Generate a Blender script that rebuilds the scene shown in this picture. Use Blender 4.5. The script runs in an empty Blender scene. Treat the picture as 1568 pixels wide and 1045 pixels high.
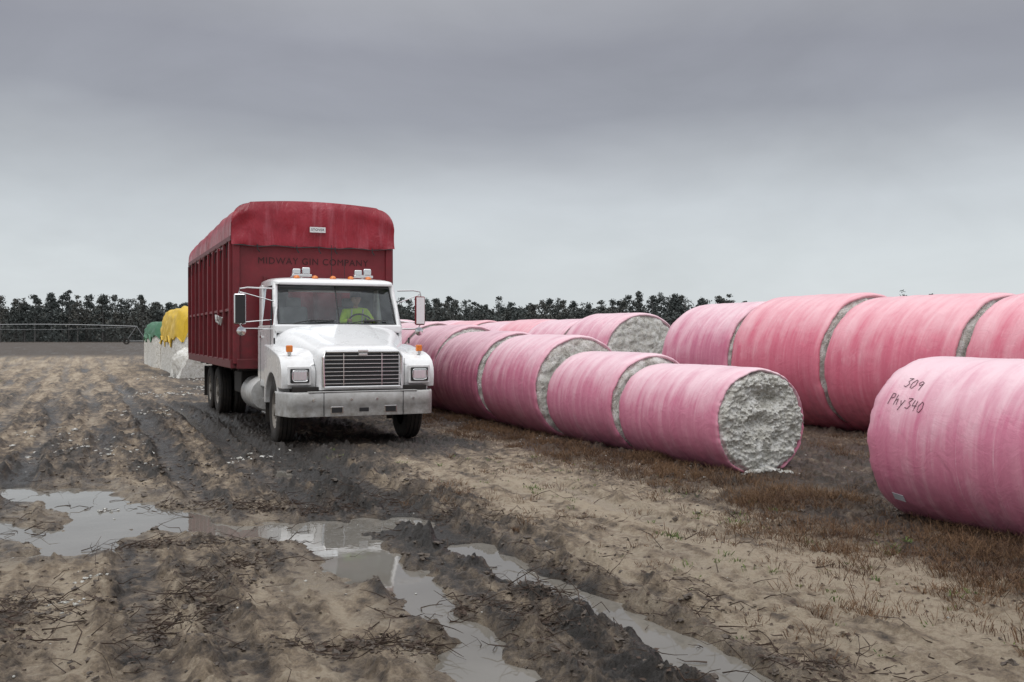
import bpy, math, random
import numpy as np
import bmesh
from mathutils import Vector, Matrix
random.seed(7); RNG=np.random.default_rng(11)
sc=bpy.context.scene
U=np.array([-.399,.917]); V=np.array([.917,.399])
YAW=math.atan2(.399,.917)
def AB(a,b): return (U[0]*a+V[0]*b, U[1]*a+V[1]*b)
# ------------------------------------------------------------- noise
_p=np.random.default_rng(3).permutation(256); _p=np.concatenate([_p,_p])
_g=np.stack([np.cos(np.arange(256)*2.399),np.sin(np.arange(256)*2.399)],1)
def pn(x,y,seed=0):
    x=np.asarray(x,float)+seed*17.31; y=np.asarray(y,float)+seed*9.77
    xi=np.floor(x).astype(int); yi=np.floor(y).astype(int)
    xf=x-xi; yf=y-yi; xi&=255; yi&=255
    u=xf*xf*xf*(xf*(xf*6-15)+10); v=yf*yf*yf*(yf*(yf*6-15)+10)
    def gr(ix,iy,dx,dy):
        h=_p[_p[ix&255]+(iy&255)]; g=_g[h]; return g[...,0]*dx+g[...,1]*dy
    n00=gr(xi,yi,xf,yf); n10=gr(xi+1,yi,xf-1,yf); n01=gr(xi,yi+1,xf,yf-1); n11=gr(xi+1,yi+1,xf-1,yf-1)
    a=n00+u*(n10-n00); b=n01+u*(n11-n01); return (a+v*(b-a))*1.5
def fbm(x,y,o=4,seed=0):
    s=0;am=1.;f=1.;t=0
    for i in range(o):
        s=s+am*pn(x*f,y*f,seed+i*3); t+=am; am*=.5; f*=2.03
    return s/t*1.4
def ss(e0,e1,x):
    t=np.clip((x-e0)/(e1-e0),0,1); return t*t*(3-2*t)
# ------------------------------------------------------------- node helpers
class NT:
    def __init__(s,mat):
        s.nt=mat.node_tree; s.n=s.nt.nodes; s.l=s.nt.links
    def new(s,t,**k):
        nd=s.n.new(t)
        for a,b in k.items(): setattr(nd,a,b)
        return nd
    def link(s,a,b): s.l.new(a,b)
    def ramp(s,fac,stops):
        r=s.n.new('ShaderNodeValToRGB'); el=r.color_ramp.elements
        while len(el)>2: el.remove(el[-1])
        for i,(p,c) in enumerate(stops):
            e=el[i] if i<2 else el.new(p)
            e.position=p; e.color=(c[0],c[1],c[2],1) if hasattr(c,'__len__') else (c,c,c,1)
        s.link(fac,r.inputs[0]); return r.outputs[0]
    def mix(s,fac,a,b,mode='MIX'):
        m=s.n.new('ShaderNodeMix'); m.data_type='RGBA'; m.blend_type=mode
        for inp,v in ((m.inputs[0],fac),(m.inputs[6],a),(m.inputs[7],b)):
            if isinstance(v,bpy.types.NodeSocket): s.link(v,inp)
            elif hasattr(v,'__len__'): inp.default_value=(v[0],v[1],v[2],1)
            else: inp.default_value=v
        return m.outputs[2]
    def math(s,op,a,b=None,c=None):
        m=s.n.new('ShaderNodeMath'); m.operation=op
        for i,v in enumerate((a,b,c)):
            if v is None: continue
            if isinstance(v,bpy.types.NodeSocket): s.link(v,m.inputs[i])
            else: m.inputs[i].default_value=v
        return m.outputs[0]
    def noise(s,scale,detail=4,rough=.55,vec=None,dist=0):
        n=s.n.new('ShaderNodeTexNoise'); n.inputs['Scale'].default_value=scale
        n.inputs['Detail'].default_value=detail; n.inputs['Roughness'].default_value=rough
        n.inputs['Distortion'].default_value=dist
        if vec is not None: s.link(vec,n.inputs['Vector'])
        return n.outputs[0]
    def mapping(s,vec,scale,rot=0):
        r=s.n.new('ShaderNodeMapping'); r.inputs['Rotation'].default_value=(0,0,rot); s.link(vec,r.inputs['Vector'])
        m=s.n.new('ShaderNodeMapping'); m.inputs['Scale'].default_value=scale; s.link(r.outputs[0],m.inputs['Vector']); return m.outputs[0]
    def bump(s,h,strength,dist,normal=None):
        b=s.n.new('ShaderNodeBump'); b.inputs['Strength'].default_value=strength; b.inputs['Distance'].default_value=dist
        s.link(h,b.inputs['Height'])
        if normal is not None: s.link(normal,b.inputs['Normal'])
        return b.outputs[0]
def newmat(name):
    m=bpy.data.materials.new(name); m.use_nodes=True
    return m,NT(m),m.node_tree.nodes['Principled BSDF']
def simple(name,col,rough=.5,metal=0,var=.25,nscale=6,bump=.0,dirt=0,coat=0,dirtcol=(.10,.075,.05),dz=(.5,1.5)):
    m,t,b=newmat(name)
    tc=t.new('ShaderNodeTexCoord'); o=tc.outputs['Object']
    n=t.noise(nscale,5,.6,o)
    c=t.mix(n,tuple(x*(1-var) for x in col),tuple(min(1,x*(1+var)) for x in col))
    r=t.math('MULTIPLY_ADD',n,.2,rough-.1)
    if dirt:
        g=t.new('ShaderNodeNewGeometry'); sp=t.new('ShaderNodeSeparateXYZ'); t.link(g.outputs['Position'],sp.inputs[0])
        mr=t.new('ShaderNodeMapRange'); t.link(sp.outputs[2],mr.inputs[0]); mr.inputs[1].default_value=dz[0]; mr.inputs[2].default_value=dz[1]; mr.inputs[3].default_value=1; mr.inputs[4].default_value=.12
        n2=t.noise(9,8,.7,g.outputs['Position']); n3=t.ramp(n2,[(.35,0),(.7,1)])
        f=t.math('MULTIPLY',t.math('MULTIPLY',mr.outputs[0],n3),dirt)
        c=t.mix(f,c,dirtcol); r=t.math('MAXIMUM',r,t.math('MULTIPLY',f,.9))
    t.link(c,b.inputs['Base Color']); t.link(r,b.inputs['Roughness']); b.inputs['Metallic'].default_value=metal
    b.inputs['Coat Weight'].default_value=coat; b.inputs['Coat Roughness'].default_value=.08
    if bump: t.link(t.bump(t.noise(nscale*4,6,.6,o),bump,.02),b.inputs['Normal'])
    return m
# ------------------------------------------------------------- mesh helpers
def link(o,parent=None):
    sc.collection.objects.link(o)
    if parent: o.parent=parent
    return o
def mk(name,v,f,mats,parent=None,smooth=True,sharp=None,mi=None):
    me=bpy.data.meshes.new(name); me.from_pydata([tuple(p) for p in v],[],[tuple(q) for q in f]); 
    if not isinstance(mats,(list,tuple)): mats=[mats]
    for m in mats: me.materials.append(m)
    if mi is not None: me.polygons.foreach_set('material_index',np.asarray(mi,dtype=np.int32))
    me.polygons.foreach_set('use_smooth',[smooth]*len(me.polygons))
    me.update()
    if sharp: me.set_sharp_from_angle(angle=math.radians(sharp))
    return link(bpy.data.objects.new(name,me),parent)
def npmesh(name,v,f,mat,parent=None,smooth=False):
    me=bpy.data.meshes.new(name); v=np.asarray(v,np.float32); f=np.asarray(f,np.int32); k=f.shape[1]
    me.vertices.add(len(v)); me.vertices.foreach_set('co',v.ravel())
    me.loops.add(f.size); me.loops.foreach_set('vertex_index',f.ravel())
    me.polygons.add(len(f)); me.polygons.foreach_set('loop_start',np.arange(0,f.size,k,dtype=np.int32))
    me.polygons.foreach_set('loop_total',np.full(len(f),k,np.int32))
    me.polygons.foreach_set('use_smooth',np.full(len(f),smooth))
    me.materials.append(mat); me.update(calc_edges=True)
    return link(bpy.data.objects.new(name,me),parent)
def bevel(o,w,s=3):
    m=o.modifiers.new('b','BEVEL'); m.width=w; m.segments=s; m.limit_method='ANGLE'; m.harden_normals=True; return o
def box(name,c,s,mat,parent=None,bw=.01,rot=None):
    x,y,z=[k/2 for k in s]
    v=[(i*x,j*y,k*z) for i in(-1,1) for j in(-1,1) for k in(-1,1)]
    f=[(0,1,3,2),(4,6,7,5),(0,4,5,1),(2,3,7,6),(0,2,6,4),(1,5,7,3)]
    o=mk(name,v,f,mat,parent); o.location=c
    if rot: o.rotation_euler=rot
    if bw: bevel(o,min(bw,min(s)*.4))
    else:
        o.data.polygons.foreach_set('use_smooth',[False]*6)
    return o
def tube(name,pts,r,mat,parent=None,seg=8):
    pts=[Vector(p) for p in pts]; v=[];f=[]; n=len(pts)
    for i,p in enumerate(pts):
        d=(pts[min(i+1,n-1)]-pts[max(i-1,0)]).normalized()
        up=Vector((0,0,1)) if abs(d.z)<.9 else Vector((1,0,0))
        s=d.cross(up).normalized(); t=s.cross(d)
        rr=r[i] if hasattr(r,'__len__') else r
        for k in range(seg):
            an=2*math.pi*k/seg; v.append(p+s*math.cos(an)*rr+t*math.sin(an)*rr)
    for i in range(n-1):
        for k in range(seg):
            a=i*seg+k;b=i*seg+(k+1)%seg; f.append((a,b,b+seg,a+seg))
    f.append(tuple(range(seg))[::-1]); f.append(tuple((n-1)*seg+k for k in range(seg)))
    return mk(name,v,f,mat,parent,True,50)
def lathe(name,prof,mat,parent=None,seg=48,axis='x',sharp=40):
    v=[];f=[]
    for (h,r) in prof:
        for k in range(seg):
            an=2*math.pi*k/seg
            v.append((h,r*math.cos(an),r*math.sin(an)) if axis=='x' else (r*math.cos(an),h,r*math.sin(an)) if axis=='y' else (r*math.cos(an),r*math.sin(an),h))
    for i in range(len(prof)-1):
        for k in range(seg):
            a=i*seg+k;b=i*seg+(k+1)%seg; f.append((a,b,b+seg,a+seg))
    return mk(name,v,f,mat,parent,True,sharp)
def extr(name,poly,x0,x1,mat,parent=None,bw=.02,sg=3):
    n=len(poly); v=[(x0,p[0],p[1]) for p in poly]+[(x1,p[0],p[1]) for p in poly]
    f=[tuple(range(n))[::-1],tuple(range(n,2*n))]+[(i,(i+1)%n,(i+1)%n+n,i+n) for i in range(n)]
    o=mk(name,v,f,mat,parent)
    me=o.data
    bm=bmesh.new(); bm.from_mesh(me); bmesh.ops.recalc_face_normals(bm,faces=bm.faces); bm.to_mesh(me); bm.free()
    if bw: bevel(o,bw,sg)
    return o
def loft(name,secs,mat,parent=None,cap0=False,cap1=False,sharp=40,closed=False):
    n=len(secs[0]); v=[p for s in secs for p in s]; f=[]
    for i in range(len(secs)-1):
        for k in range(n if closed else n-1):
            a=i*n+k; b=i*n+(k+1)%n; f.append((a,b,b+n,a+n))
    if cap0: f.append(tuple(range(n))[::-1])
    if cap1: f.append(tuple((len(secs)-1)*n+k for k in range(n)))
    return mk(name,v,f,mat,parent,True,sharp)
def empty(name,loc=(0,0,0),rz=0):
    e=bpy.data.objects.new(name,None); e.location=loc; e.rotation_euler=(0,0,rz); e.empty_display_size=.3; return link(e)

# ============================================================= GROUND
PUD=[((-6.8,10.9),(-4.9,10.95),.46),((-4.9,10.7),(-3.2,9.3),.48),((-3.9,9.5),(-3.5,8.0),.38),((-4.7,8.9),(-3.9,8.5),.34),
     ((-3.0,9.05),(-1.9,8.55),.26),((-2.0,8.95),(-1.15,9.15),.42),((-1.55,8.6),(-.9,7.1),.38),((-.85,7.1),(-.45,6.2),.22),
     ((-.45,6.2),(.15,4.7),.15),((-.2,5.4),(0,4.2),.20),
     ((-.35,8.15),(.2,6.96),.20),((.2,6.96),(.5,6.45),.17),((.5,6.45),(.82,5.8),.18),((.82,5.8),(1.15,4.8),.19),((1.15,4.8),(1.5,4.0),.20),
     ((-2.9,12.6),(-2.5,11.6),.16)]
def puddle(x,y):
    wx=x+.16*fbm(x*1.6,y*1.6,4,31); wy=y+.22*fbm(x*1.3,y*1.3,4,41)
    best=np.full(np.shape(x),-5.)
    for (p,q,r) in PUD:
        dx,dy=q[0]-p[0],q[1]-p[1]; L=dx*dx+dy*dy
        t=np.clip(((wx-p[0])*dx+(wy-p[1])*dy)/L,0,1)
        d=np.hypot(wx-p[0]-t*dx,wy-p[1]-t*dy); best=np.maximum(best,1-d/r)
    return best+.30*fbm(x*4,y*4,5,5)
RUTS=[(3.0,.19,.11,4,17,1.0),(2.05,.16,.075,4,30,1.),(2.5,.12,.06,4,24,.8),(3.45,.11,.045,5,14,.6),(1.2,.17,.08,9,80,.8),(.3,.17,.065,3,90,.8),(-.55,.16,.08,9,90,.7),(-1.4,.18,.075,7,90,.7),
      (-2.3,.17,.085,9,90,.7),(-3.3,.2,.085,6,90,.7),(-4.2,.16,.075,9,90,.6),(-5.4,.22,.09,9,90,.7),(-6.4,.16,.07,9,90,.6),(-7.6,.22,.09,9,90,.6),(-8.8,.18,.07,9,90,.6),
      (-10.2,.22,.08,9,90,.6),(-11.6,.2,.07,9,90,.6),(-13,.22,.08,9,90,.6),(-14.6,.2,.07,9,90,.5),(-16.6,.2,.07,12,90,.5),(-18.4,.2,.07,12,90,.5),(5.0,.15,.045,7,17,.6),(6.0,.14,.035,4,14,.4),(4.3,.12,.035,4,12,.5),(3.9,.10,.03,5,12,.5),(-.2,.15,.05,3,8,1.0),(.75,.13,.05,3,8,.9),(-1.1,.13,.045,3,8,.8),(1.3,.10,.035,3,8,.6),(-2.0,.12,.04,3,8,.7)]
def ground(x,y):
    a=U[0]*x+U[1]*y; b=V[0]*x+V[1]*y; r=np.hypot(x,y)
    near=1-ss(40,120,r); mid=1-ss(16,45,r)
    n1=fbm(x*.45,y*.45,3,1); n2=fbm(x*2.1,y*2.1,4,2); n3=fbm(x*7,y*7,4,8)
    H=.03*n1+.022*n2+.014*n3
    ra=fbm(b*3.2,a*.4,3,12); rb=fbm(b*9,a*1.3,3,14); rc=fbm(b*1.6,a*.13,3,15)
    H+= .018*ra+.012*rb
    mud=.40+.28*fbm(b*.9,a*.2,4,20)+.22*n2+.24*fbm(x*.8,y*.8,4,24)+.30*rb+.26*ra+.34*rc*ss(8,12,a)
    bw=b+.15*fbm(a*.3,b*.2,2,50)
    mud+=.52*np.exp(-((bw-2.75)/.55)**2)*(a<26)
    mud+=.20*np.exp(-((bw-1.0)/1.8)**2)*ss(9.5,12,a)*(1-ss(24,36,a))
    mud+=.40*ss(5.7,6.7,b+.5*n1)*(a>2)
    mud-=.30*np.exp(-((bw-4.7)/1.1)**2)*(1-ss(11,15,a))
    mud-=.22*np.exp(-((bw-.3)/2.2)**2)*(1-ss(6.8,8.4,a))
    mud+=.45*np.exp(-((bw-4.0)/1.6)**2)*ss(12.5,14.5,a)
    tread=0*x
    for (b0,w,dp,a0,a1,ms) in RUTS:
        m=ss(a0-1,a0+1,a)*(1-ss(a1-4,a1+4,a))
        m=m*np.clip(.8+.9*pn(a*.13,b0*2.7,66),.2,1)
        c=b0+.16*pn(a*.22,b0*3.3,60)+.05*pn(a*.9,b0*1.3,61)
        d=np.abs(b-c)+.03*n3
        inn=np.exp(-(d/w)**4); rim=np.exp(-((d-1.45*w)/(.4*w))**2)
        H+=m*near*(-dp*inn+.50*dp*rim*(1+1.0*n3+.8*n2))
        lug=np.sin((a+np.abs(b-c)*.9)*2*math.pi/.19)
        H+=m*mid*inn*.018*np.clip(lug*1.8,-1,1)*np.clip(.8+n2,0,1)
        mud+=m*ms*(.34*inn+.24*rim*(.5+n2)-.22*np.clip(lug,0,1)*inn*(a<12)); tread=np.maximum(tread,m*inn)
    p=puddle(x,y)
    cl=fbm(x*6,y*6,4,70); cl2=fbm(x*15,y*15,3,73)
    rough=np.clip(mud,0,1)*ss(.1,.7,mud)*(1-.65*tread)
    H+=mid*rough*(.085*np.maximum(cl-.03,0)+.040*np.maximum(cl2,0)+.016*np.abs(cl))
    H+=mid*(.012*np.maximum(cl2,0)+.018*np.maximum(cl-.1,0))*(1-.5*tread)
    mud+=-.30*cl*(1-rough)+.14*cl*rough-.12*cl2+.08*np.abs(cl2)
    H=np.where(H<-.030,-.030+.15*(H+.030),H); H=np.maximum(H,-.044)
    pm=ss(-.55,.25,p)
    H=H*(1-.6*ss(-.8,.0,p))-.115*ss(-.25,.65,p)*1.0
    mud=mud*(1-.15*pm)
    wet=np.clip(ss(-1.3,-.1,p)*.9+.50*tread+.40*ss(.4,1.1,mud)+.22*n1+.12,0,1)
    veg=np.clip(.9*ss(5.5,7.0,b+.6*n1+.4*n2)*(a>0)+.25*ss(.2,.6,n1+.5*n2)*(b>3),0,1)
    grn=ss(-.05,.4,fbm(b*.8,a*.07,3,90))*ss(-3,-7,b)*ss(10,18,a)*(.6+.6*n2)
    far=ss(75,95,a)
    mud=mud*(1-ss(22,70,r)*.35)
    H=H*(1-ss(60,140,r))
    return H,np.clip(mud,0,1.2),wet,veg,np.clip(grn,0,1),far
th=np.concatenate([np.radians(np.linspace(-180,-39,70,endpoint=False)),np.radians(np.linspace(-39,39,1100,endpoint=False)),np.radians(np.linspace(39,180,70,endpoint=False))])
rr=np.concatenate([[.02,.6,1.2,1.8,2.3,2.8,3.2],1/np.linspace(1/3.5,1/60,820),np.geomspace(62,3500,60)])
T,R_=np.meshgrid(th,rr); GX=R_*np.sin(T); GY=R_*np.cos(T)
H,MUD,WET,VEG,GRN,FAR=ground(GX,GY)
nr,nc=GX.shape
gv=np.stack([GX,GY,H],-1).reshape(-1,3)
i=np.arange(nr-1)[:,None]; j=np.arange(nc)[None,:]; j2=(j+1)%nc
gf=np.stack([i*nc+j+0*j2,i*nc+j2,(i+1)*nc+j2,(i+1)*nc+j+0*j2],-1).reshape(-1,4)
m,t,b=newmat('mud_ground')
at=t.new('ShaderNodeAttribute',attribute_name='fields'); at2=t.new('ShaderNodeAttribute',attribute_name='fields2')
sp=t.new('ShaderNodeSeparateColor'); t.link(at.outputs['Color'],sp.inputs[0]); sp2=t.new('ShaderNodeSeparateColor'); t.link(at2.outputs['Color'],sp2.inputs[0])
g=t.new('ShaderNodeNewGeometry'); P=g.outputs['Position']
nA=t.noise(7,8,.72,P); nB=t.noise(40,6,.75,P); nC=t.noise(1.3,5,.6,P)
nD=t.noise(1,7,.7,t.mapping(P,(9,2.0,1),-YAW)); nE=t.noise(1,5,.6,t.mapping(P,(2.4,.12,1),-YAW))
mf=t.math('ADD',sp.outputs[0],t.math('MULTIPLY_ADD',nA,1.5,-.75)); mf=t.math('ADD',mf,t.math('MULTIPLY_ADD',nB,.9,-.45)); mf=t.math('ADD',mf,t.math('MULTIPLY_ADD',nD,.9,-.45)); mf=t.math('ADD',mf,t.math('MULTIPLY_ADD',nE,.9,-.45))
col=t.ramp(mf,[(.05,(.44,.36,.265)),(.30,(.315,.245,.172)),(.54,(.185,.141,.100)),(.76,(.088,.067,.051)),(1.0,(.036,.030,.025))])
lit=t.ramp(nB,[(.38,(.040,.024,.016)),(.52,(.105,.062,.04)),(.66,(.20,.135,.082))])
vf=t.math('MULTIPLY',sp.outputs[2],t.ramp(nA,[(.38,.15),(.6,.9)])); col=t.mix(vf,col,lit)
gf2=t.math('MULTIPLY',sp2.outputs[0],t.ramp(nB,[(.35,.25),(.65,.9)])); col=t.mix(gf2,col,(.105,.125,.045))
farc=t.mix(nC,(.055,.042,.033),(.085,.066,.05)); col=t.mix(sp2.outputs[1],col,farc)
wd=t.mix(t.math('MULTIPLY',sp.outputs[1],.48),(1,1,1),(.42,.41,.40)); col=t.mix(1.0,col,wd,'MULTIPLY')
t.link(col,b.inputs['Base Color'])
rg=t.math('MULTIPLY_ADD',sp.outputs[1],-.50,.84); rg=t.math('ADD',rg,t.math('MULTIPLY_ADD',nA,.6,-.3)); rg=t.math('MAXIMUM',rg,.22); t.link(rg,b.inputs['Roughness'])
bn=t.bump(t.noise(55,8,.75,P),1.0,.020); bn=t.bump(nA,1.0,.06,bn); t.link(bn,b.inputs['Normal'])
b.inputs['Specular IOR Level'].default_value=.55
go=npmesh('ground',gv,gf,m,None,True)
for nm,ch in (('fields',(MUD,WET,VEG)),('fields2',(GRN,FAR,FAR))):
    A=go.data.attributes.new(nm,'FLOAT_COLOR','POINT')
    arr=np.ones((len(gv),4),np.float32)
    for k in range(3): arr[:,k]=np.broadcast_to(ch[k],GX.shape).ravel()
    A.data.foreach_set('color',arr.ravel())
m,t,b=newmat('muddy_water'); b.inputs['Roughness'].default_value=.02; b.inputs['IOR'].default_value=1.6
g=t.new('ShaderNodeNewGeometry'); t.link(t.bump(t.noise(5,3,.5,g.outputs['Position']),.04,.02),b.inputs['Normal'])
n=t.noise(1.5,4,.5,g.outputs['Position']); t.link(t.mix(n,(.13,.118,.10),(.24,.225,.20)),b.inputs['Base Color'])
mk('puddle_water',[(-9,2.5,-.052),(4.,2.5,-.052),(4.,14,-.052),(-9,14,-.052)],[(0,1,2,3)],m)
def gh(x,y): return ground(np.asarray(x,float),np.asarray(y,float))[0]

# ============================================================= BALES
def wrapmat(name,c1,c2,pale):
    m,t,b=newmat(name); tc=t.new('ShaderNodeTexCoord'); o=tc.outputs['Object']
    s=t.noise(1,5,.6,t.mapping(o,(1.2,7,.7)),.5)
    s2=t.noise(1,4,.6,t.mapping(o,(2.5,26,1.6)))
    big=t.noise(.9,3,.5,o); blot=t.noise(3.2,5,.6,o,.6)
    c=t.mix(t.ramp(s,[(.35,0),(.65,1)]),c1,c2)
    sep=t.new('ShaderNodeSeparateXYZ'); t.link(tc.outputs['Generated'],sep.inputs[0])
    up=t.new('ShaderNodeMapRange'); t.link(sep.outputs[2],up.inputs[0]); up.inputs[1].default_value=.48; up.inputs[2].default_value=1.0; up.inputs[4].default_value=1.0  # pale tops: sky sheen painted into the wrap colour, along with dust
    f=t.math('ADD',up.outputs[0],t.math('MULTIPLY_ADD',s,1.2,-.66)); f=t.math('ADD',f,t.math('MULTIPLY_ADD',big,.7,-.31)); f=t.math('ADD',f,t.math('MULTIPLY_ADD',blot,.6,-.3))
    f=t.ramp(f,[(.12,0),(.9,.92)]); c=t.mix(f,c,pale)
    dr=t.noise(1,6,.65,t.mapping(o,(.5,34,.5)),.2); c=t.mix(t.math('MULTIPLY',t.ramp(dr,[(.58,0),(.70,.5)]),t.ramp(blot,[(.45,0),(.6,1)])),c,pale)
    dn=t.new('ShaderNodeMapRange'); t.link(sep.outputs[2],dn.inputs[0]); dn.inputs[1].default_value=.36; dn.inputs[2].default_value=.0  # underside shade painted into the wrap colour, darker towards the bottom
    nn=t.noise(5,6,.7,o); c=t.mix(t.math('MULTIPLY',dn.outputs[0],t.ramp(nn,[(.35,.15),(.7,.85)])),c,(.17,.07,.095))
    t.link(c,b.inputs['Base Color']); t.link(t.math('MULTIPLY_ADD',s2,.3,.22),b.inputs['Roughness'])
    w=t.noise(1,4,.6,t.mapping(o,(1.0,15,1.0)),.8); n1=t.bump(w,.13,.02); n2=t.bump(t.noise(4,4,.6,o,1.4),.28,.04,n1); t.link(n2,b.inputs['Normal'])
    return m
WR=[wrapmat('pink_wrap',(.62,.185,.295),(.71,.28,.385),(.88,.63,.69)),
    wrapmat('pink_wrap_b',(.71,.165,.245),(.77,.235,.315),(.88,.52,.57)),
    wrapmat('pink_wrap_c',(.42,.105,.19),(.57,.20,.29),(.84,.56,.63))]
m,t,b=newmat('cotton_lint'); COT=m; tc=t.new('ShaderNodeTexCoord'); o=tc.outputs['Object']
n=t.noise(9,7,.7,o); n2=t.noise(34,5,.75,o); c=t.ramp(n,[(.30,(.36,.345,.31)),(.44,(.68,.665,.61)),(.62,(.88,.875,.85))])
c=t.mix(t.ramp(n2,[(.57,0),(.65,.75)]),c,(.15,.115,.075)); t.link(c,b.inputs['Base Color']); b.inputs['Roughness'].default_value=.95; b.inputs['Specular IOR Level'].default_value=.1
t.link(t.bump(n2,.8,.03,t.bump(n,.7,.06)),b.inputs['Normal'])
def brad(th,y,R,seed):
    cx,sx=np.cos(th)*R,np.sin(th)*R
    return R*(1+.014*pn(cx*1.1+seed,sx*1.1+y*.6,seed)+.006*pn(cx*2+y*6,sx*2,seed+5)+.003*pn(y*11+cx*.8,sx*.8,seed+9))
def bale(a0,a1,b,R,seed,wm,hero=False,far=False):
    L=a1-a0; NS=260 if hero else (64 if far else 130)
    ends=[0,.02,.05,.1,.17,.26]
    fac=[.945,.968,.984,.993,.999,1.0]
    ny=int(14 if far else 34)
    ys=np.concatenate([np.array(ends),np.linspace(.32,L-.32,ny),L-np.array(ends[::-1])])-L/2
    fa=np.concatenate([fac,1+.006*np.sin(np.linspace(0,math.pi,ny)),fac[::-1]])
    ys=np.concatenate([[ys[0]+.05],ys,[ys[-1]-.05]]); fa=np.concatenate([[.92],fa,[.92]])
    an=np.linspace(0,2*math.pi,NS,endpoint=False)
    TH,YY=np.meshgrid(an,ys); RR=brad(TH,YY,R,seed)*fa[:,None]
    endw=np.exp(-((np.abs(YY)-L/2)/.1)**2); RR*=1+endw*(.014*pn(np.cos(TH)*3,np.sin(TH)*3+YY,seed+3)+.006*pn(np.cos(TH)*9,np.sin(TH)*9,seed+13))
    YY2=YY+endw*(.022*pn(np.cos(TH)*4,np.sin(TH)*4,seed+31)+.012*pn(np.cos(TH)*13,np.sin(TH)*13,seed+33))
    X=RR*np.cos(TH); Z=RR*np.sin(TH)
    lo=-.945*R; sag=np.clip((lo-Z)/R,0,1); Z=np.maximum(Z,lo); X*=1+.02*np.clip(-Z/R,0,1)+sag*.5
    v=[np.stack([X,YY2,Z],-1).reshape(-1,3)]; n0=len(ys)
    ii=np.arange(n0-1)[:,None]; jj=np.arange(NS)[None,:]; j2=(jj+1)%NS
    f=[np.stack([ii*NS+jj+0*j2,ii*NS+j2,(ii+1)*NS+j2,(ii+1)*NS+jj+0*j2],-1).reshape(-1,4)]; mi=[np.zeros(f[0].shape[0],int)]
    base=n0*NS
    nq=90 if hero else (14 if far else 30)
    for side in (-1,1):
        q=np.linspace(.004,.970,nq); Q,TT=np.meshgrid(q,an,indexing='ij')
        px=Q*R*np.cos(TT); pz=Q*R*np.sin(TT)
        amp=.05 if not far else .03
        dep=.05*(1-Q**2)+amp*fbm(px*5+seed,pz*5,4,seed+2)+.035*np.abs(fbm(px*12,pz*12,3,seed+4))-.06*ss(.84,.97,Q)
        if hero: dep=dep+.05*np.maximum(fbm(px*20,pz*20,2,seed+6),0)-.12*np.exp(-(((px-.10)/.20)**2+((pz-.30)/.10)**2))-.09*np.exp(-(((px+.05)/.2)**2+((pz-.0)/.08)**2))-.06*np.exp(-(((px-.2)/.1)**2+((pz+.25)/.12)**2))
        yy=side*(L/2-.015+dep); pz=np.maximum(pz,lo+.01)
        v.append(np.stack([px,yy,pz],-1).reshape(-1,3))
        ii=np.arange(nq-1)[:,None]
        fq=np.stack([ii*NS+jj+0*j2,ii*NS+j2,(ii+1)*NS+j2,(ii+1)*NS+jj+0*j2],-1).reshape(-1,4)+base
        f.append(fq); mi.append(np.ones(fq.shape[0],int)); base+=nq*NS
    o=npmesh('round_cotton_bale',np.concatenate(v),np.concatenate(f),wm,None,True)
    o.data.materials.append(COT); o.data.polygons.foreach_set('material_index',np.concatenate(mi).astype(np.int32))
    c=AB((a0+a1)/2,b); o.location=(c[0],c[1],.945*R-.025); o.rotation_euler=(0,0,YAW+random.uniform(-.012,.012))
    return o
front=[(9.95,12.35,7.67,.68,2,0,1),(12.42,14.6,7.68,.75,9,0,0),(14.85,17.2,7.72,.885,4,0,0),(17.42,20.0,7.75,.92,6,2,0),(20.2,22.6,7.9,1.0,7,2,0),(22.9,25.3,8.0,1.05,8,0,0),(25.5,27.9,8.0,1.1,12,0,0),(28.3,30.7,8.0,1.1,13,0,0)]
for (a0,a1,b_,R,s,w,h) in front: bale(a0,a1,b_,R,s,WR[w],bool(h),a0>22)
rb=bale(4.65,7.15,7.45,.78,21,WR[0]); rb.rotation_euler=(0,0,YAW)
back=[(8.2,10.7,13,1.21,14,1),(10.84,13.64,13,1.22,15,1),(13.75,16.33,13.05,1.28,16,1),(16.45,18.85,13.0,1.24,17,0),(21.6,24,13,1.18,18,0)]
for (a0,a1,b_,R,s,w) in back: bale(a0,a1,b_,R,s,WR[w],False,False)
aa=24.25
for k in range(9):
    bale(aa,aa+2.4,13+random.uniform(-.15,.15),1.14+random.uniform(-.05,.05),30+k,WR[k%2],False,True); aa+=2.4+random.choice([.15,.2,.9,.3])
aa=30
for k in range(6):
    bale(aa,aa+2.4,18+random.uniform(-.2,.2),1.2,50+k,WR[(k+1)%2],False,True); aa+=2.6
INK=simple('marker_ink',(.10,.04,.06),.6)
G={'3':[[(0,1),(.6,1),(.25,.6),(.6,.35),(.4,0),(0,.1)]],'0':[[(.3,1),(.02,.6),(.1,.1),(.4,0),(.62,.4),(.5,.9),(.3,1)]],'9':[[(.6,.75),(.3,.5),(.05,.75),(.3,1),(.6,.85),(.55,0)]],
   'P':[[(.1,-.1),(.15,1),(.55,.95),(.6,.6),(.15,.5)]],'h':[[(.1,1),(.08,0)],[(.08,.4),(.4,.6),(.45,0)]],'y':[[(0,.6),(.25,.15)],[(.5,.65),(.05,-.35)]],'4':[[(.1,1),(.0,.45),(.6,.45)],[(.5,.9),(.42,-.05)]]}
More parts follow.
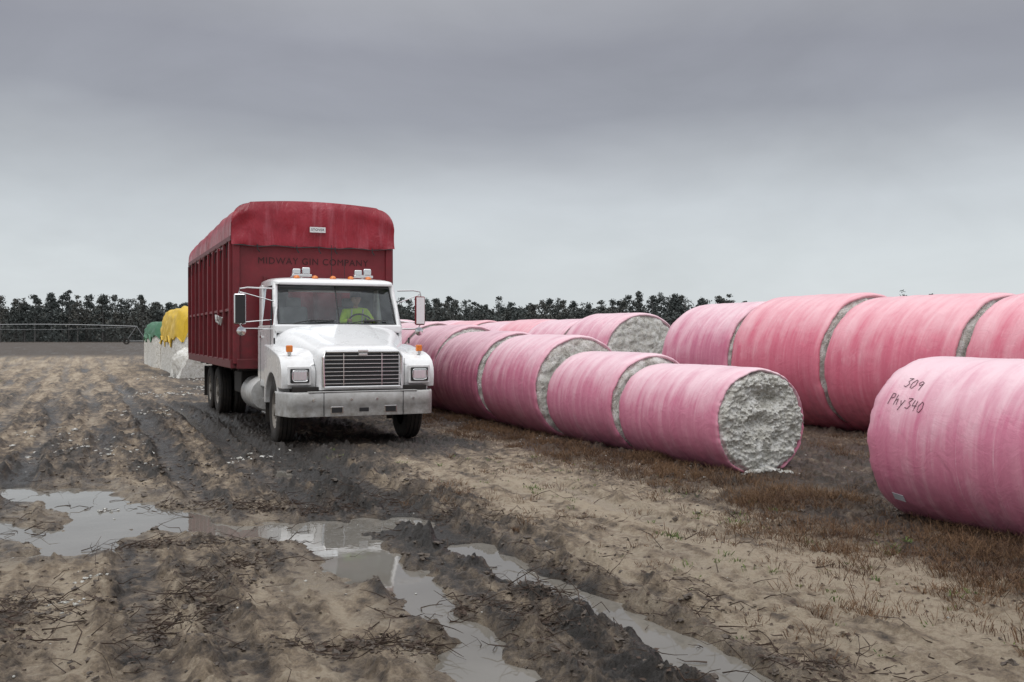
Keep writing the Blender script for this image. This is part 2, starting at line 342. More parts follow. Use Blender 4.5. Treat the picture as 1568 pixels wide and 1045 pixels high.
def write(txt,astart,th0,h):
    k=0
    for ch in txt:
        for st in G[ch]:
            pts=[]
            for (p,q) in zip(st[:-1],st[1:]):
                for s in np.linspace(0,1,5)[:-1]: pts.append((p[0]+(q[0]-p[0])*s,p[1]+(q[1]-p[1])*s))
            pts.append(st[-1]); P3=[]
            for (sx,sy) in pts:
                yl=astart-(k+sx+.12*sy)*h*.85-(4.65+7.15)/2; al=th0+sy*h/.78-.02*k
                r=float(brad(np.array(math.pi-al),np.array(yl),.78,21))*1.006+.001
                P3.append((-r*math.cos(al),yl,r*math.sin(al)))
            tube('handwriting',P3,.0028,INK,rb,5)
        k+=.85
write('309',6.86,math.radians(41),.10); write('Phy340',6.95,math.radians(28),.10)
TAG=simple('tag_white',(.55,.56,.60),.5)
def tag(o,yl,al,R,w,h):
    e=box('label_tag',(-(R*1.014)*math.cos(al),yl,R*1.014*math.sin(al)),(.004,w,h),TAG,o,0); e.rotation_euler=(.15,al,0)
tag(rb,.98,math.radians(-38),.78,.12,.08)

# ============================================================= COTTON MODULES
YEL=simple('yellow_tarp',(.70,.46,.03),.45,bump=.3); GRE=simple('green_tarp',(.05,.17,.09),.5,bump=.3)
def module(a0,b0,W,L,Hh,tarp,seed,tl=.5,lump=1.0):
    nS=60; nL=50
    e=empty('cotton_module',(*AB(a0,b0),0),YAW)
    def sec(y,grow,zmin):
        k=min(1,.78+.22*math.sin(min(1,min(y+.03,L-y+.03)/.7)*math.pi/2))
        out=[]
        for s in range(nS):
            t=math.pi*s/(nS-1); cx=math.cos(t); sz=math.sin(t)
            p=.42
            x=-math.copysign(abs(cx)**p,cx)*W/2*k; z=abs(sz)**p*Hh*(k*.4+.6)
            n=float(pn(np.array(x*1.2+seed),np.array(y*.9+z*1.3),seed))*.13*lump+float(pn(np.array(x*3+z*3),np.array(y*3.),seed))*.07*lump
            x*=1+n*.6+grow; z*=1+n*.4+grow*.6; out.append((x,y+n*.5,max(z,zmin)))
        return out
    ysl=np.linspace(0,L,nL)
    loft('cotton_body',[sec(y,0,0) for y in ysl],COT,e,True,True)
    if tarp:
        loft('tarp',[sec(y*1.0,.035,Hh*(tl+.06*math.sin(y*2)+.04*math.sin(y*5.3))) for y in np.linspace(-.02,L+.02,nL)],tarp,e,True,True)
module(40.4,4.7,2.5,3.0,1.15,None,3,lump=2)
module(43.6,4.95,2.45,9.0,2.80,YEL,5,.50)
module(53.8,4.85,2.6,9.5,2.35,GRE,8,.64)

# ============================================================= TRUCK
TR=empty('box_truck',(-2.30,15.305,0),YAW)
WH=simple('white_paint',(.86,.87,.88),.28,var=.03,nscale=3,dirt=.55,coat=.6,dirtcol=(.30,.25,.19),dz=(.55,1.5))
BUM=simple('bumper_steel',(.58,.58,.57),.45,.2,var=.10,nscale=12,dirt=.95,dirtcol=(.20,.17,.135),dz=(.4,.98))
CHR=simple('chrome',(.75,.75,.76),.16,1,var=.08)
BLK=simple('black_trim',(.02,.02,.022),.45)
RUB=simple('tyre_rubber',(.022,.021,.02),.8,var=.4,nscale=14,dirt=.75,dz=(.0,1.2),dirtcol=(.075,.056,.042),bump=.3)
RIM=simple('rim_steel',(.30,.28,.25),.6,.2,var=.3,dirt=.9,dz=(.1,1.3),dirtcol=(.09,.065,.045))
CHS=simple('chassis_black',(.018,.016,.015),.7,dirt=.6,dz=(.2,1.3),dirtcol=(.06,.045,.033))
RED=simple('red_box_paint',(.20,.018,.027),.42,var=.35,nscale=2.5,dirt=.75,dz=(1.0,3.4),dirtcol=(.065,.022,.022),bump=.08)
RED2=simple('red_rail_paint',(.14,.014,.020),.5,var=.3,dirt=.6,dz=(1,3),dirtcol=(.05,.02,.018))
AMB=simple('amber_lens',(.75,.20,.02),.25,coat=.5); INT=simple('cab_interior',(.09,.09,.095),.7); SEAT=simple('seat_fabric',(.20,.20,.21),.9)
LENS,t,b=newmat('headlamp_lens'); b.inputs['Base Color'].default_value=(.75,.78,.80,1); b.inputs['Metallic'].default_value=.7; b.inputs['Roughness'].default_value=.18
tc=t.new('ShaderNodeTexCoord'); w=t.new('ShaderNodeTexWave'); w.inputs['Scale'].default_value=14; t.link(tc.outputs['Object'],w.inputs[0]); t.link(t.bump(w.outputs[1],.4,.01),b.inputs['Normal'])
GL,t,b=newmat('window_glass')
nt=GL.node_tree; nt.nodes.remove(b); out=nt.nodes['Material Output']
tr=nt.nodes.new('ShaderNodeBsdfTransparent'); tr.inputs[0].default_value=(.86,.92,.90,1); gl=nt.nodes.new('ShaderNodeBsdfGlossy'); gl.inputs['Roughness'].default_value=.02; gl.inputs[0].default_value=(.9,.95,1,1)
fr=nt.nodes.new('ShaderNodeFresnel'); fr.inputs[0].default_value=1.45
tcg=nt.nodes.new('ShaderNodeTexCoord'); ng=nt.nodes.new('ShaderNodeTexNoise'); ng.inputs['Scale'].default_value=6; nt.links.new(tcg.outputs['Object'],ng.inputs['Vector'])
mg=nt.nodes.new('ShaderNodeMath'); mg.operation='MULTIPLY_ADD'; nt.links.new(ng.outputs[0],mg.inputs[0]); mg.inputs[1].default_value=.07; nt.links.new(fr.outputs[0],mg.inputs[2])
mx=nt.nodes.new('ShaderNodeMixShader'); nt.links.new(mg.outputs[0],mx.inputs[0]); nt.links.new(tr.outputs[0],mx.inputs[1]); nt.links.new(gl.outputs[0],mx.inputs[2]); nt.links.new(mx.outputs[0],out.inputs[0])
TARP,t,b=newmat('red_tarp'); tc=t.new('ShaderNodeTexCoord'); o=tc.outputs['Object']
n=t.noise(1.6,6,.65,o); st=t.noise(1,4,.6,t.mapping(o,(7,1.5,.8)))
c=t.ramp(n,[(.3,(.22,.012,.024)),(.55,(.32,.020,.036)),(.75,(.41,.05,.075))]); c=t.mix(t.ramp(st,[(.50,0),(.74,.45)]),c,(.54,.18,.22))
t.link(c,b.inputs['Base Color']); b.inputs['Roughness'].default_value=.34
t.link(t.bump(t.noise(1,4,.6,t.mapping(o,(3,3,1.2)),.8),.7,.08,t.bump(t.noise(14,5,.6,o),.15,.02)),b.inputs['Normal'])
def hs(y,w,zb,zt,p=.42,n=41,lean=0):
    out=[]
    for i in range(n):
        a=math.pi*i/(n-1); c=math.cos(a); s=math.sin(a)
        out.append((-math.copysign(abs(c)**p,c)*w, y+lean*(1-abs(s)**p), zb+(zt-zb)*abs(s)**p))
    return out
HS=[(0.03,.635,.86,1.44,.24),(.05,.662,.86,1.478,.26),(.10,.69,.86,1.505,.28),(.22,.71,.88,1.54,.30),(.4,.745,.9,1.58,.33),(.75,.83,.95,1.665,.36),(1.1,.96,1.0,1.76,.38),(1.35,1.06,1.0,1.825,.38),(1.5,1.10,1.0,1.865,.38)]
loft('hood',[hs(*h) for h in HS],WH,TR,True,True,35)
loft('hood_bulge',[hs(y,w,z0,z1,.42) for y,w,z0,z1 in [(.07,.44,1.40,1.49),(.4,.46,1.5,1.592),(.9,.52,1.6,1.725),(1.42,.60,1.7,1.874)]],WH,TR,True,True,35)
box('grille_recess',(0,.012,1.17),(1.16,.05,.52),BLK,TR,.03)
GF=[(-.60,.90),(.60,.90),(.62,1.36),(.57,1.44),(-.57,1.44),(-.62,1.36)]
tube('grille_frame',[(x,-.02,z) for x,z in GF]+[(-.60,-.02,.90)],.022,CHR,TR,8)
for k in range(8): box('grille_slat',(0,-.022,.955+k*.0605),(1.18,.016,.011),CHR,TR,.003)
for k in range(35): box('grille_bar',(-.565+k*.0332,-.004,1.17),(.006,.014,.48),BUM,TR,0)
for x in (-.3,.3): box('grille_strut',(x,-.026,1.17),(.014,.018,.49),CHR,TR,.003)
box('badge',(0,-.035,1.455),(.16,.02,.035),CHR,TR,.008); box('emblem',(0,-.038,1.40),(.14,.012,.03),CHR,TR,.005)
for s in (-1,1):
    arch=[(1.02+.60*math.cos(t_),.50+.60*math.sin(t_)) for t_ in np.linspace(math.radians(8),math.radians(158),22)]
    poly=[(.16,.88),(.13,1.05),(.15,1.18),(.22,1.29),(.34,1.36),(.52,1.41),(.9,1.465),(1.3,1.52),(1.66,1.54),(1.66,.60)]+arch+[(.46,.88)]
    extr('fender',poly,s*.58,s*1.21,WH,TR,.13,5)
    loft('fender_shoulder',[[(s*(.60+.50*u),y+.03+.05*u*u,zf+(zh-zf)*(1-u)**1.9) for u in np.linspace(0,1,11)] for y,zf,zh in [(.14,1.16,1.30),(.25,1.30,1.43),(.45,1.382,1.52),(.9,1.455,1.65),(1.3,1.515,1.75),(1.5,1.535,1.81)]],WH,TR)
    tube('hood_seam',[(s*.70,.10,.90),(s*.70,.085,1.15),(s*.72,.16,1.33)],.004,BLK,TR,5)
    box('hood_latch',(s*1.125,1.2,1.60),(.02,.05,.10),BLK,TR,.005)
    box('fender_inner',(s*.60,1.0,1.0),(.03,1.3,.6),CHS,TR,0)
    box('headlamp_surround',(s*.945,.112,1.08),(.36,.06,.30),WH,TR,.06)
    box('headlamp_bezel',(s*.945,.080,1.08),(.285,.035,.215),BLK,TR,.04)
    box('headlamp',(s*.945,.064,1.08),(.215,.03,.15),LENS,TR,.02)
    tube('headlamp_ring',[(s*.945+.118*math.copysign(abs(math.cos(q))**.4,math.cos(q)),.052,1.08+.085*math.copysign(abs(math.sin(q))**.4,math.sin(q))) for q in np.linspace(0,2*math.pi,33)],.007,CHR,TR,6)
    box('marker_lamp',(s*1.04,.40,1.485),(.10,.07,.11),AMB,TR,.02); box('marker_base',(s*1.04,.40,1.415),(.06,.06,.06),CHR,TR,.01)
    box('front_mudflap',(s*1.03,1.70,.50),(.30,.012,.5),CHS,TR,0)
nb=49; secs=[]
for i in range(nb):
    x=-1.24+2.48*i/(nb-1); ax=abs(x); y=-.10+.02*ax**2+(.0 if ax<1.0 else .55*((ax-1.0)/.24)**2.6)
    secs.append([(x,y+.05,.47),(x,y+.005,.465),(x,y,.49),(x,y,.62),(x,y-.012,.635),(x,y-.012,.80),(x,y,.825),(x,y+.05,.835),(x,y+.05,.82)])
loft('bumper',secs,BUM,TR,False,False,50)
box('bumper_top_strip',(0,-.055,.838),(1.7,.11,.012),BUM,TR,.004)
for s in (-1,1): box('bumper_joint',(s*.62,-.104,.65),(.008,.012,.36),BLK,TR,0)
for x in (-.42,0,.42): box('bumper_slot',(x,-.098,.56),(.17 if x else .15,.02,.085 if x else .06),BLK,TR,.012); 
for x in (-.42,.42): box('bumper_slot_rim',(x,-.094,.56),(.20,.018,.11),CHR,TR,.015)
for x in (-.78,.78,-.2,.2): lathe('bumper_bolt',[(-.125,.0),(-.125,.018),(-.095,.02)],CHR,TR,10,'y').location=(x,.0,.72)
box('front_gap',(0,.2,.86),(2.1,.3,.10),CHS,TR,.01)
for s in (-1,1):
    extr('cab_side_lower',[(1.46,.80),(1.46,1.86),(3.02,1.86),(3.02,.80)],s*1.03,s*1.09,WH,TR,.03)
    box('door_seam',(s*1.092,1.72,1.40),(.004,.012,.95),BLK,TR,0); box('door_seam_rear',(s*1.092,2.72,1.32),(.004,.012,.85),BLK,TR,0)
    box('door_handle',(s*1.10,2.60,1.66),(.03,.14,.04),CHR,TR,.008)
    tube('a_pillar',[(s*1.05,1.50,1.84),(s*1.03,1.66,2.15),(s*1.0,1.84,2.55)],[.045,.04,.045],WH,TR,10)
    tube('quarter_bar',[(s*1.06,1.86,1.86),(s*1.02,1.90,2.54)],.016,BLK,TR,8)
    box('b_pillar',(s*1.035,2.88,2.2),(.06,.28,.74),WH,TR,.025)
    mk('side_window',[(s*1.06,1.56,1.86),(s*1.06,2.76,1.86),(s*1.02,2.76,2.54),(s*1.01,1.88,2.54)],[(0,1,2,3)],GL,TR,False)
    box('step',(s*1.04,2.1,.62),(.20,.75,.05),CHR,TR,.01); box('step_lower',(s*1.04,2.1,.38),(.18,.6,.04),CHR,TR,.01)
    box('step_skirt',(s*1.0,2.1,.72),(.05,1.0,.3),WH,TR,.02)
    lathe('fuel_tank',[(2.75,.0),(2.75,.27),(2.79,.30),(3.75,.30),(3.79,.27),(3.79,0)],BUM,TR,32,'y').location=(s*.98,.0,.66)
box('cowl',(0,1.50,1.80),(2.16,.16,.14),WH,TR,.04)
box('firewall',(0,1.56,1.35),(2.04,.06,1.0),INT,TR,0); box('floor',(0,2.25,.95),(2.06,1.5,.06),INT,TR,0)
box('back_wall_lower',(0,3.0,1.42),(2.10,.05,1.1),WH,TR,.01)
for s in (-1,1): box('back_wall_side',(s*.80,3.0,2.25),(.46,.05,.62),WH,TR,.01)
box('back_wall_top',(0,3.0,2.52),(2.06,.05,.10),WH,TR,.01)
for s in (-1,1): box('back_wall_liner',(s*.80,2.965,2.25),(.47,.01,.66),SEAT,TR,0)
box('back_wall_liner_low',(0,2.965,1.55),(2.0,.01,.8),SEAT,TR,0)
def rs(y,w,z0,z1,p=.35):
    return hs(y,w,z0,z1,p,33)
loft('roof',[rs(*q) for q in [(1.73,.93,2.545,2.575),(1.76,.99,2.54,2.61),(1.83,1.03,2.53,2.645),(2.0,1.045,2.52,2.67),(2.5,1.05,2.52,2.69),(2.95,1.045,2.52,2.68),(3.05,1.02,2.53,2.64)]],WH,TR,True,True,40)
box('headliner',(0,2.4,2.512),(2.0,1.15,.01),SEAT,TR,0)
box('sun_visor',(0,1.74,2.56),(1.90,.10,.05),WH,TR,.02)
def ws(x,z):
    k=(z-1.86)/(2.54-1.86); return (x*(1-.035*k),1.50+.33*k+.06*(abs(x)/1.0)**2-.02,z)
nx=9
for s in (-1,1):
    v=[];f=[]
    for i in range(nx):
        for j in range(5):
            v.append(ws(s*(.012+.99*i/(nx-1)),1.87+.67*j/4))
    for i in range(nx-1):
        for j in range(4): f.append((i*5+j,(i+1)*5+j,(i+1)*5+j+1,i*5+j+1))
    mk('windshield',v,f,GL,TR)
rim=[ws(x,1.872) for x in np.linspace(-1.0,1.0,17)]+[ws(1.0,z) for z in np.linspace(1.95,2.48,6)]+[ws(x,2.538) for x in np.linspace(.99,-.99,17)]+[ws(-1.0,z) for z in np.linspace(2.48,1.95,6)]+[ws(-1.0,1.872)]
tube('windshield_gasket',rim,.02,BLK,TR,8)
tube('centre_post',[ws(0,1.86),ws(0,2.54)],.013,BLK,TR,8)
for x0 in (-.75,.18):
    p0=ws(x0,1.89); p1=ws(x0+.55,1.93)
    tube('wiper',[(p0[0],p0[1]-.06,p0[2]),((p0[0]+p1[0])/2,p0[1]-.06,p0[2]+.05),(p1[0],p1[1]-.03,p1[2]+.01)],.009,BLK,TR,6)
    tube('wiper_blade',[ (p1[0]-.3,p1[1]-.035,p1[2]-.005),(p1[0]+.12,p1[1]-.03,p1[2]+.01)],.011,BLK,TR,6)
for x in (-.62,-.31,0,.31,.62): 
    o=lathe('clearance_lamp',[(0,.055),(.03,.05),(.05,.03),(.056,.0)],AMB,TR,14,'z'); o.location=(x,1.93,2.655); o.scale=(1.0,1.2,1)
for x in (-.52,.55):
    box('roof_lamp_pair',(x-.085,2.05,2.775),(.14,.12,.10),CHR,TR,.025); box('roof_lamp_pair_b',(x+.075,2.05,2.79),(.14,.12,.12),CHR,TR,.025)
    box('roof_lamp_lens',(x-.085,1.985,2.775),(.11,.01,.075),LENS,TR,.004); box('roof_lamp_lens_b',(x+.075,1.985,2.79),(.11,.01,.09),LENS,TR,.004)
    box('roof_lamp_base',(x,2.05,2.71),(.34,.16,.04),CHR,TR,.01); tube('lamp_post',[(x,2.05,2.66),(x,2.05,2.71)],.03,CHR,TR)
tube('antenna',[(.02,2.1,2.66),(.02,2.12,3.25)],.006,BLK,TR,5); tube('antenna',[(.22,2.0,2.66),(.22,2.02,3.0)],.005,BLK,TR,5)
for s in (-1,1):
    mxx=s*(1.60 if s<0 else 1.46); yy=1.62
    box('mirror',(mxx,yy,2.12),(.19,.07,.50),CHR if s<0 else RED,TR,.03,rot=(0,0,s*.25)); box('mirror_back',(mxx,yy-.038,2.12),(.16,.01,.46),BLK if s<0 else WH,TR,.003,rot=(0,0,s*.25))  # right mirror's red stands in for a reflection, painted as its colour
    tube('mirror_frame',[(s*1.05,1.62,2.46),(mxx-s*.12,yy,2.47),(mxx,yy,2.45),(mxx+s*.02,yy,2.37),(mxx,yy,1.86),(mxx-s*.05,yy,1.80),(s*1.08,1.66,1.80)],.013,CHR,TR,8)
    tube('mirror_stay',[(s*1.06,1.60,2.25),(mxx,yy+.03,2.4)],.009,CHR,TR,6); tube('mirror_stay',[(s*1.08,1.75,1.95),(mxx,yy+.03,1.9)],.009,CHR,TR,6)
    o=lathe('spot_mirror',[(0,.0),(.01,.07),(.03,.075),(.05,.0)],CHR,TR,20,'y'); o.location=(mxx-s*.02,yy-.04,1.76)
box('dashboard',(0,1.74,1.70),(1.96,.34,.24),INT,TR,.05)
for x in (-.5,.5):
    box('seat_base',(x,2.45,1.45),(.50,.5,.14),SEAT,TR,.05); box('seat_back',(x,2.76,1.84),(.48,.14,.72),SEAT,TR,.06,rot=(-.12,0,0)); box('seat_head',(x,2.82,2.27),(.26,.10,.18),SEAT,TR,.04)
    box('seat_post',(x,2.45,1.2),(.3,.3,.46),INT,TR,.03)
sw=[(.5+.23*math.cos(q),1.98+.10*math.sin(q),1.86+.20*math.sin(q)) for q in np.linspace(0,2*math.pi,33)]
tube('steering_wheel',sw,.015,BLK,TR,8); tube('steering_column',[(.5,1.98,1.86),(.5,1.75,1.55)],.03,BLK,TR,8)
tube('steering_spoke',[(.28,1.98,1.86),(.72,1.98,1.86)],.012,BLK,TR,6)
for s in (-1,1): box('frame_rail',(s*.42,5.6,.92),(.09,10.4,.26),CHS,TR,.01)
box('front_axle',(0,1.02,.50),(1.9,.12,.12),CHS,TR,.03); box('engine_sump',(0,1.0,.72),(.6,1.4,.35),CHS,TR,.08); box('radiator_bottom',(0,.35,.62),(1.1,.3,.35),CHS,TR,.04)
for y in (7.35,8.65): tube('rear_axle',[(-1.1,y,.52),(1.1,y,.52)],.09,CHS,TR,12); 
lathe('differential',[(-.25,0),(-.15,.2),(.15,.2),(.25,0)],CHS,TR,20,'y').location=(0,7.35,.55)
for y in (3.6,4.5,5.4,6.3,7.4,8.5,9.6): box('cross_member',(0,y,1.10),(2.7,.09,.13),CHS,TR,.01)
box('air_tank',(.95,4.8,.75),(.35,.9,.35),CHS,TR,.1); box('toolbox',(-.98,4.75,.80),(.42,.9,.42),CHS,TR,.03)
def wheel(x,y,w,r,side,steer=0):
    e=bpy.data.objects.new('wheel',None); link(e,TR); e.location=(x,y,r-.015); e.rotation_euler=(0,0,steer)
    seg=96; h=w/2
    prof=[(-h*.80,r*.56),(-h*.98,r*.66),(-h,r*.80),(-h*.93,r*.93),(-h*.78,r*.99),(-h*.50,r),(-h*.46,r*.965),(-h*.40,r*.965),(-h*.36,r),(-h*.04,r),(-h*.01,r*.965),(h*.05,r*.965),(h*.08,r),(h*.40,r),(h*.44,r*.965),(h*.5,r*.965),(h*.54,r),(h*.78,r*.99),(h*.93,r*.93),(h,r*.80),(h*.98,r*.66),(h*.80,r*.56)]
    o=lathe('tyre',prof,RUB,e,seg,'x',35)
    vs=o.data.vertices
    for i_,pp in enumerate(prof):
        if pp[1]>r*.92:
            for k in range(seg):
                if k%3==0 and abs(pp[0])>h*.5:
                    vv=vs[i_*seg+k]; vv.co.y*=.975; vv.co.z*=.975
    sx=side
    lathe('rim',[(sx*h*.78,r*.57),(sx*h*.86,r*.55),(sx*h*.70,r*.50),(sx*h*.35,r*.46),(sx*h*.25,r*.30),(sx*h*.5,r*.26),(sx*h*.55,r*.20),(sx*h*.95,r*.18),(sx*h*1.0,r*.12),(sx*h*1.0,.0)],RIM,e,40,'x',30)
    for k in range(8):
        a=2*math.pi*k/8; lathe('lug_nut',[(0,.018),(.035,.018),(.035,0)],CHR,e,6,'x').location=(sx*h*.45 if sx>0 else -h*.45-.035,r*.36*math.cos(a),r*.36*math.sin(a))
for s in (-1,1):
    wheel(s*1.03,1.02,.29,.515,s,-.03)
    for y in (7.35,8.65):
        wheel(s*1.13,y,.27,.51,s); wheel(s*.82,y,.27,.51,s)
    box('rear_mudflap',(s*.98,9.5,.62),(.6,.015,.7),CHS,TR,0)
Y0=3.25; Y1=10.65; HW=1.45; ZF=1.18; ZT=3.42
box('box_floor',(-.03,(Y0+Y1)/2,ZF+.02),(2*HW-.02,Y1-Y0-.02,.08),RED2,TR,.01)
for s in (-1,1):
    X=s*HW-.03
    box('side_panel',(X-s*.03,(Y0+Y1)/2,(ZF+ZT)/2+.03),(.04,Y1-Y0-.04,ZT-ZF-.06),RED,TR,.0)
    box('bottom_rail',(X-s*.01,(Y0+Y1)/2,ZF),(.12,Y1-Y0,.16),RED2,TR,.012)
    box('top_rail',(X-s*.005,(Y0+Y1)/2,ZT),(.11,Y1-Y0,.10),RED2,TR,.012)
    n=10
    for k in range(n): box('side_rib',(X+s*.01,Y0+.10+k*(Y1-Y0-.2)/(n-1),(ZF+ZT)/2),(.11,.07,ZT-ZF-.12),RED2 if k%2 else RED,TR,.012)
    box('mid_rail',(X+s*.005,(Y0+Y1)/2,2.15),(.06,Y1-Y0-.1,.05),RED,TR,.006)
    for k in range(4): tube('side_hose',[(X+s*.09,Y0+.9+k*.25+.12*math.sin(q*1.3+k),1.95+.07*math.cos(q*1.7+k*2)+.02*k) for q in np.linspace(0,5,14)],.012,BUM,TR,6)
box('front_wall',(-.03,Y0+.02,(ZF+3.95)/2),(2*HW-.10,.05,3.95-ZF),RED,TR,.0)
for s in (-1,1): box('front_corner_post',(s*(HW-.05)-.03,Y0,(ZF+ZT)/2),(.12,.10,ZT-ZF),RED,TR,.015)
for x in (-.9,-.45,0,.45,.9): box('front_stake',(x-.03,Y0-.02,2.0),(.06,.05,1.5),RED2,TR,.01)
box('front_sill',(-.03,Y0-.02,ZF),(2*HW-.1,.12,.18),RED2,TR,.015)
box('rear_frame',(-.03,Y1,(ZF+ZT)/2),(2*HW,.06,ZT-ZF),RED2,TR,.01)
def tsec(y,w,zt,zb,wob):
    out=[]; r=.34
    pts=[(-w,zb),(-w,zt-r-.08)]
    for q in np.linspace(math.pi,math.pi/2,9): pts.append((-w+r+r*math.cos(q),zt-r-.07+r*math.sin(q)))
    for x in np.linspace(-w+r+.1,w-r-.1,13): pts.append((x,zt-.07+.10*math.cos(x/w*math.pi/2)**.8*1.0-.02))
    for q in np.linspace(math.pi/2,0,9): pts.append((w-r+r*math.cos(q),zt-r-.07+r*math.sin(q)))
    pts+=[(w,zt-r-.08),(w,zb)]
    for i,(x,z) in enumerate(pts):
        d=wob*float(pn(np.array(y*1.7+i*.05),np.array(z*1.5+x),4)); out.append(((x*(1+d)-.03),y,z*(1+d*.3)*1.0))
    return out
ss_=[]
for k in range(57):
    y=Y0-.05+(Y1-Y0+.1)*k/56; bow=abs(math.sin((k/56)*math.pi*8)); sag=.05*bow+.16*(k/56)**1.5
    zt=4.12-sag
    ss_.append(tsec(y,HW+.045-.03*bow,zt,3.36+.05*math.sin(y*2.1)+.03*math.sin(y*5),.010))
loft('tarp',ss_,TARP,TR,False,False,60)
N=64; M=30; v=[];f=[]
def outline(x):
    w=HW+.045; r=.34; ax=abs(x); zt=4.12
    if ax>w-r: return zt-r-.07+math.sqrt(max(0,r*r-(ax-(w-r))**2))
    return zt-.07+.10*math.cos(x/w*math.pi/2)**.8-.02
for i in range(N+1):
    x=(HW+.043)*math.sin(math.pi*(i/N-.5)); zt=outline(x); zb=3.30+.010*math.cos(x*9)+.006*math.sin(x*23)
    for j in range(M+1):
        q=j/M; z=zt+(zb-zt)*q
        fold=.026*float(pn(np.array(x*4.),np.array(z*1.2),6))+.022*float(pn(np.array(x*1.5+z*3),np.array(z*2.),8))+.06*max(0,abs(x)-.95)*math.sin(z*10+abs(x)*7)
        y=Y0-.05-.05*math.sin(min(1,q*4)*math.pi/2)+fold*min(1,q*4)
        v.append((x-.03,y if j else Y0-.048,z))
for i in range(N):
    for j in range(M): a=i*(M+1)+j; f.append((a,a+1,a+M+2,a+M+1))
mk('tarp_front',v,f,TARP,TR)
tube('tarp_cord',[(x-.03,Y0-.14,3.285+.010*math.cos(x*9)) for x in np.linspace(-1.45,1.45,41)],.008,BLK,TR,6)
for x in (-1.05,-.35,0.05,.35,1.05):
    tube('tarp_hook',[(x-.03,Y0-.14,3.31),(x-.03,Y0-.15,3.23),(x+.01,Y0-.14,3.18)],.010,BLK,TR,6)
for s in (-1,1):
    for k in range(9):
        y=Y0+.4+k*.85; tube('tarp_strap',[(s*(HW+.05)-.03,y,3.40),(s*(HW+.06)-.03,y+.05,3.1)],.008,BLK,TR,5)
INKD=simple('faded_lettering',(.045,.006,.008),.6)
def text(s,loc,size,mat,name,ex=.002):
    c=bpy.data.curves.new(name,'FONT'); c.body=s; c.size=size; c.align_x='CENTER'; c.align_y='CENTER'; c.extrude=ex; c.space_character=1.12
    c.materials.append(mat); o=link(bpy.data.objects.new(name,c),TR); o.location=loc; o.rotation_euler=(math.pi/2,0,0); return o
text('MIDWAY GIN COMPANY',(-.04,Y0-.012,3.03),.165,INKD,'lettering')
box('name_plate',(.0,Y0-.14,3.61),(.29,.012,.10),simple('plate_white',(.72,.73,.74),.4,var=.05),TR,.005); text('STOVER',(.0,Y0-.148,3.61),.062,BLK,'plate_text',.001)

# ============================================================= DRIVER
DR=empty('truck_driver',(-2.30,15.305,.05),YAW)
VEST=simple('hi_vis_vest',(.62,.92,.06),.7,var=.12); SKIN=simple('skin',(.40,.23,.16),.55,var=.1); HAIR=simple('dark_cap',(.03,.03,.035),.8); TROU=simple('trousers',(.04,.05,.08),.85); SILV=simple('reflective_tape',(.6,.6,.6),.4,.3)
def skin(name,vs,es,rad,mat,root=0,sub=2):
    me=bpy.data.meshes.new(name); me.from_pydata(vs,es,[]); me.materials.append(mat); o=link(bpy.data.objects.new(name,me),DR)
    md=o.modifiers.new('s','SKIN'); md.use_smooth_shade=True
    for i,r in enumerate(rad):
        me.skin_vertices[0].data[i].radius=(r,r) if not hasattr(r,'__len__') else r
        me.skin_vertices[0].data[i].use_root=(i==root)
    o.modifiers.new('d','SUBSURF').levels=sub; o.modifiers['d'].render_levels=sub; return o
px=.5
vs=[(px,2.46,1.56),(px,2.46,1.72),(px,2.42,1.90),(px,2.36,2.04),(px,2.34,2.13),(px-.19,2.34,2.05),(px-.27,2.24,1.86),(px-.20,2.08,1.90),(px+.19,2.34,2.05),(px+.28,2.22,1.87),(px+.20,2.08,1.90)]
skin('torso_and_arms',vs,[(0,1),(1,2),(2,3),(3,4),(3,5),(5,6),(6,7),(3,8),(8,9),(9,10)],[(.17,.12),(.16,.115),(.175,.12),(.15,.10),.055,.075,.055,.042,.075,.055,.042],VEST)
skin('legs',[(px,2.48,1.55),(px-.11,2.40,1.56),(px-.15,2.02,1.58),(px-.15,1.88,1.18),(px-.15,1.76,1.08),(px+.11,2.40,1.56),(px+.15,2.02,1.58),(px+.15,1.88,1.18),(px+.15,1.76,1.08)],[(0,1),(1,2),(2,3),(3,4),(0,5),(5,6),(6,7),(7,8)],[.13,.10,.07,.05,.04,.10,.07,.05,.04],TROU)
skin('neck',[(px,2.34,2.10),(px,2.32,2.20)],[(0,1)],[.055,.052],SKIN)
for s in (-1,1):
    wx=px+s*.20; w0=Vector((wx,2.08,1.88)); hv=[w0,w0+Vector((0,-.05,.02)),w0+Vector((0,-.09,.03))]; he=[(0,1),(1,2)]; hr=[.028,.034,.030]
    for k in range(4):
        b0=w0+Vector(((k-1.5)*.020,-.09,.032)); L_=[.036,.042,.040,.032][k]
        hv+=[b0,b0+Vector((0,-L_*.7,.004)),b0+Vector((0,-L_*1.1,-L_*.6)),b0+Vector((0,-L_*.7,-L_*1.1))]; q=len(hv)-4
        he+=[(2,q),(q,q+1),(q+1,q+2),(q+2,q+3)]; hr+=[.010,.0095,.009,.008]
    q=len(hv); hv+=[w0+Vector((-s*.035,-.05,.01)),w0+Vector((-s*.05,-.08,-.005)),w0+Vector((-s*.045,-.105,-.015))]; he+=[(1,q),(q,q+1),(q+1,q+2)]; hr+=[.012,.011,.009]
    skin('hand',[tuple(x) for x in hv],he,hr,SKIN,0,1)
    tube('vest_tape',[(px+s*.10,2.20,2.10),(px+s*.10,2.245,1.95),(px+s*.10,2.29,1.7)],.014,SILV,DR,6)
hd=Vector((px,2.30,2.28)); v=[];f=[]; nu,nvv=28,20
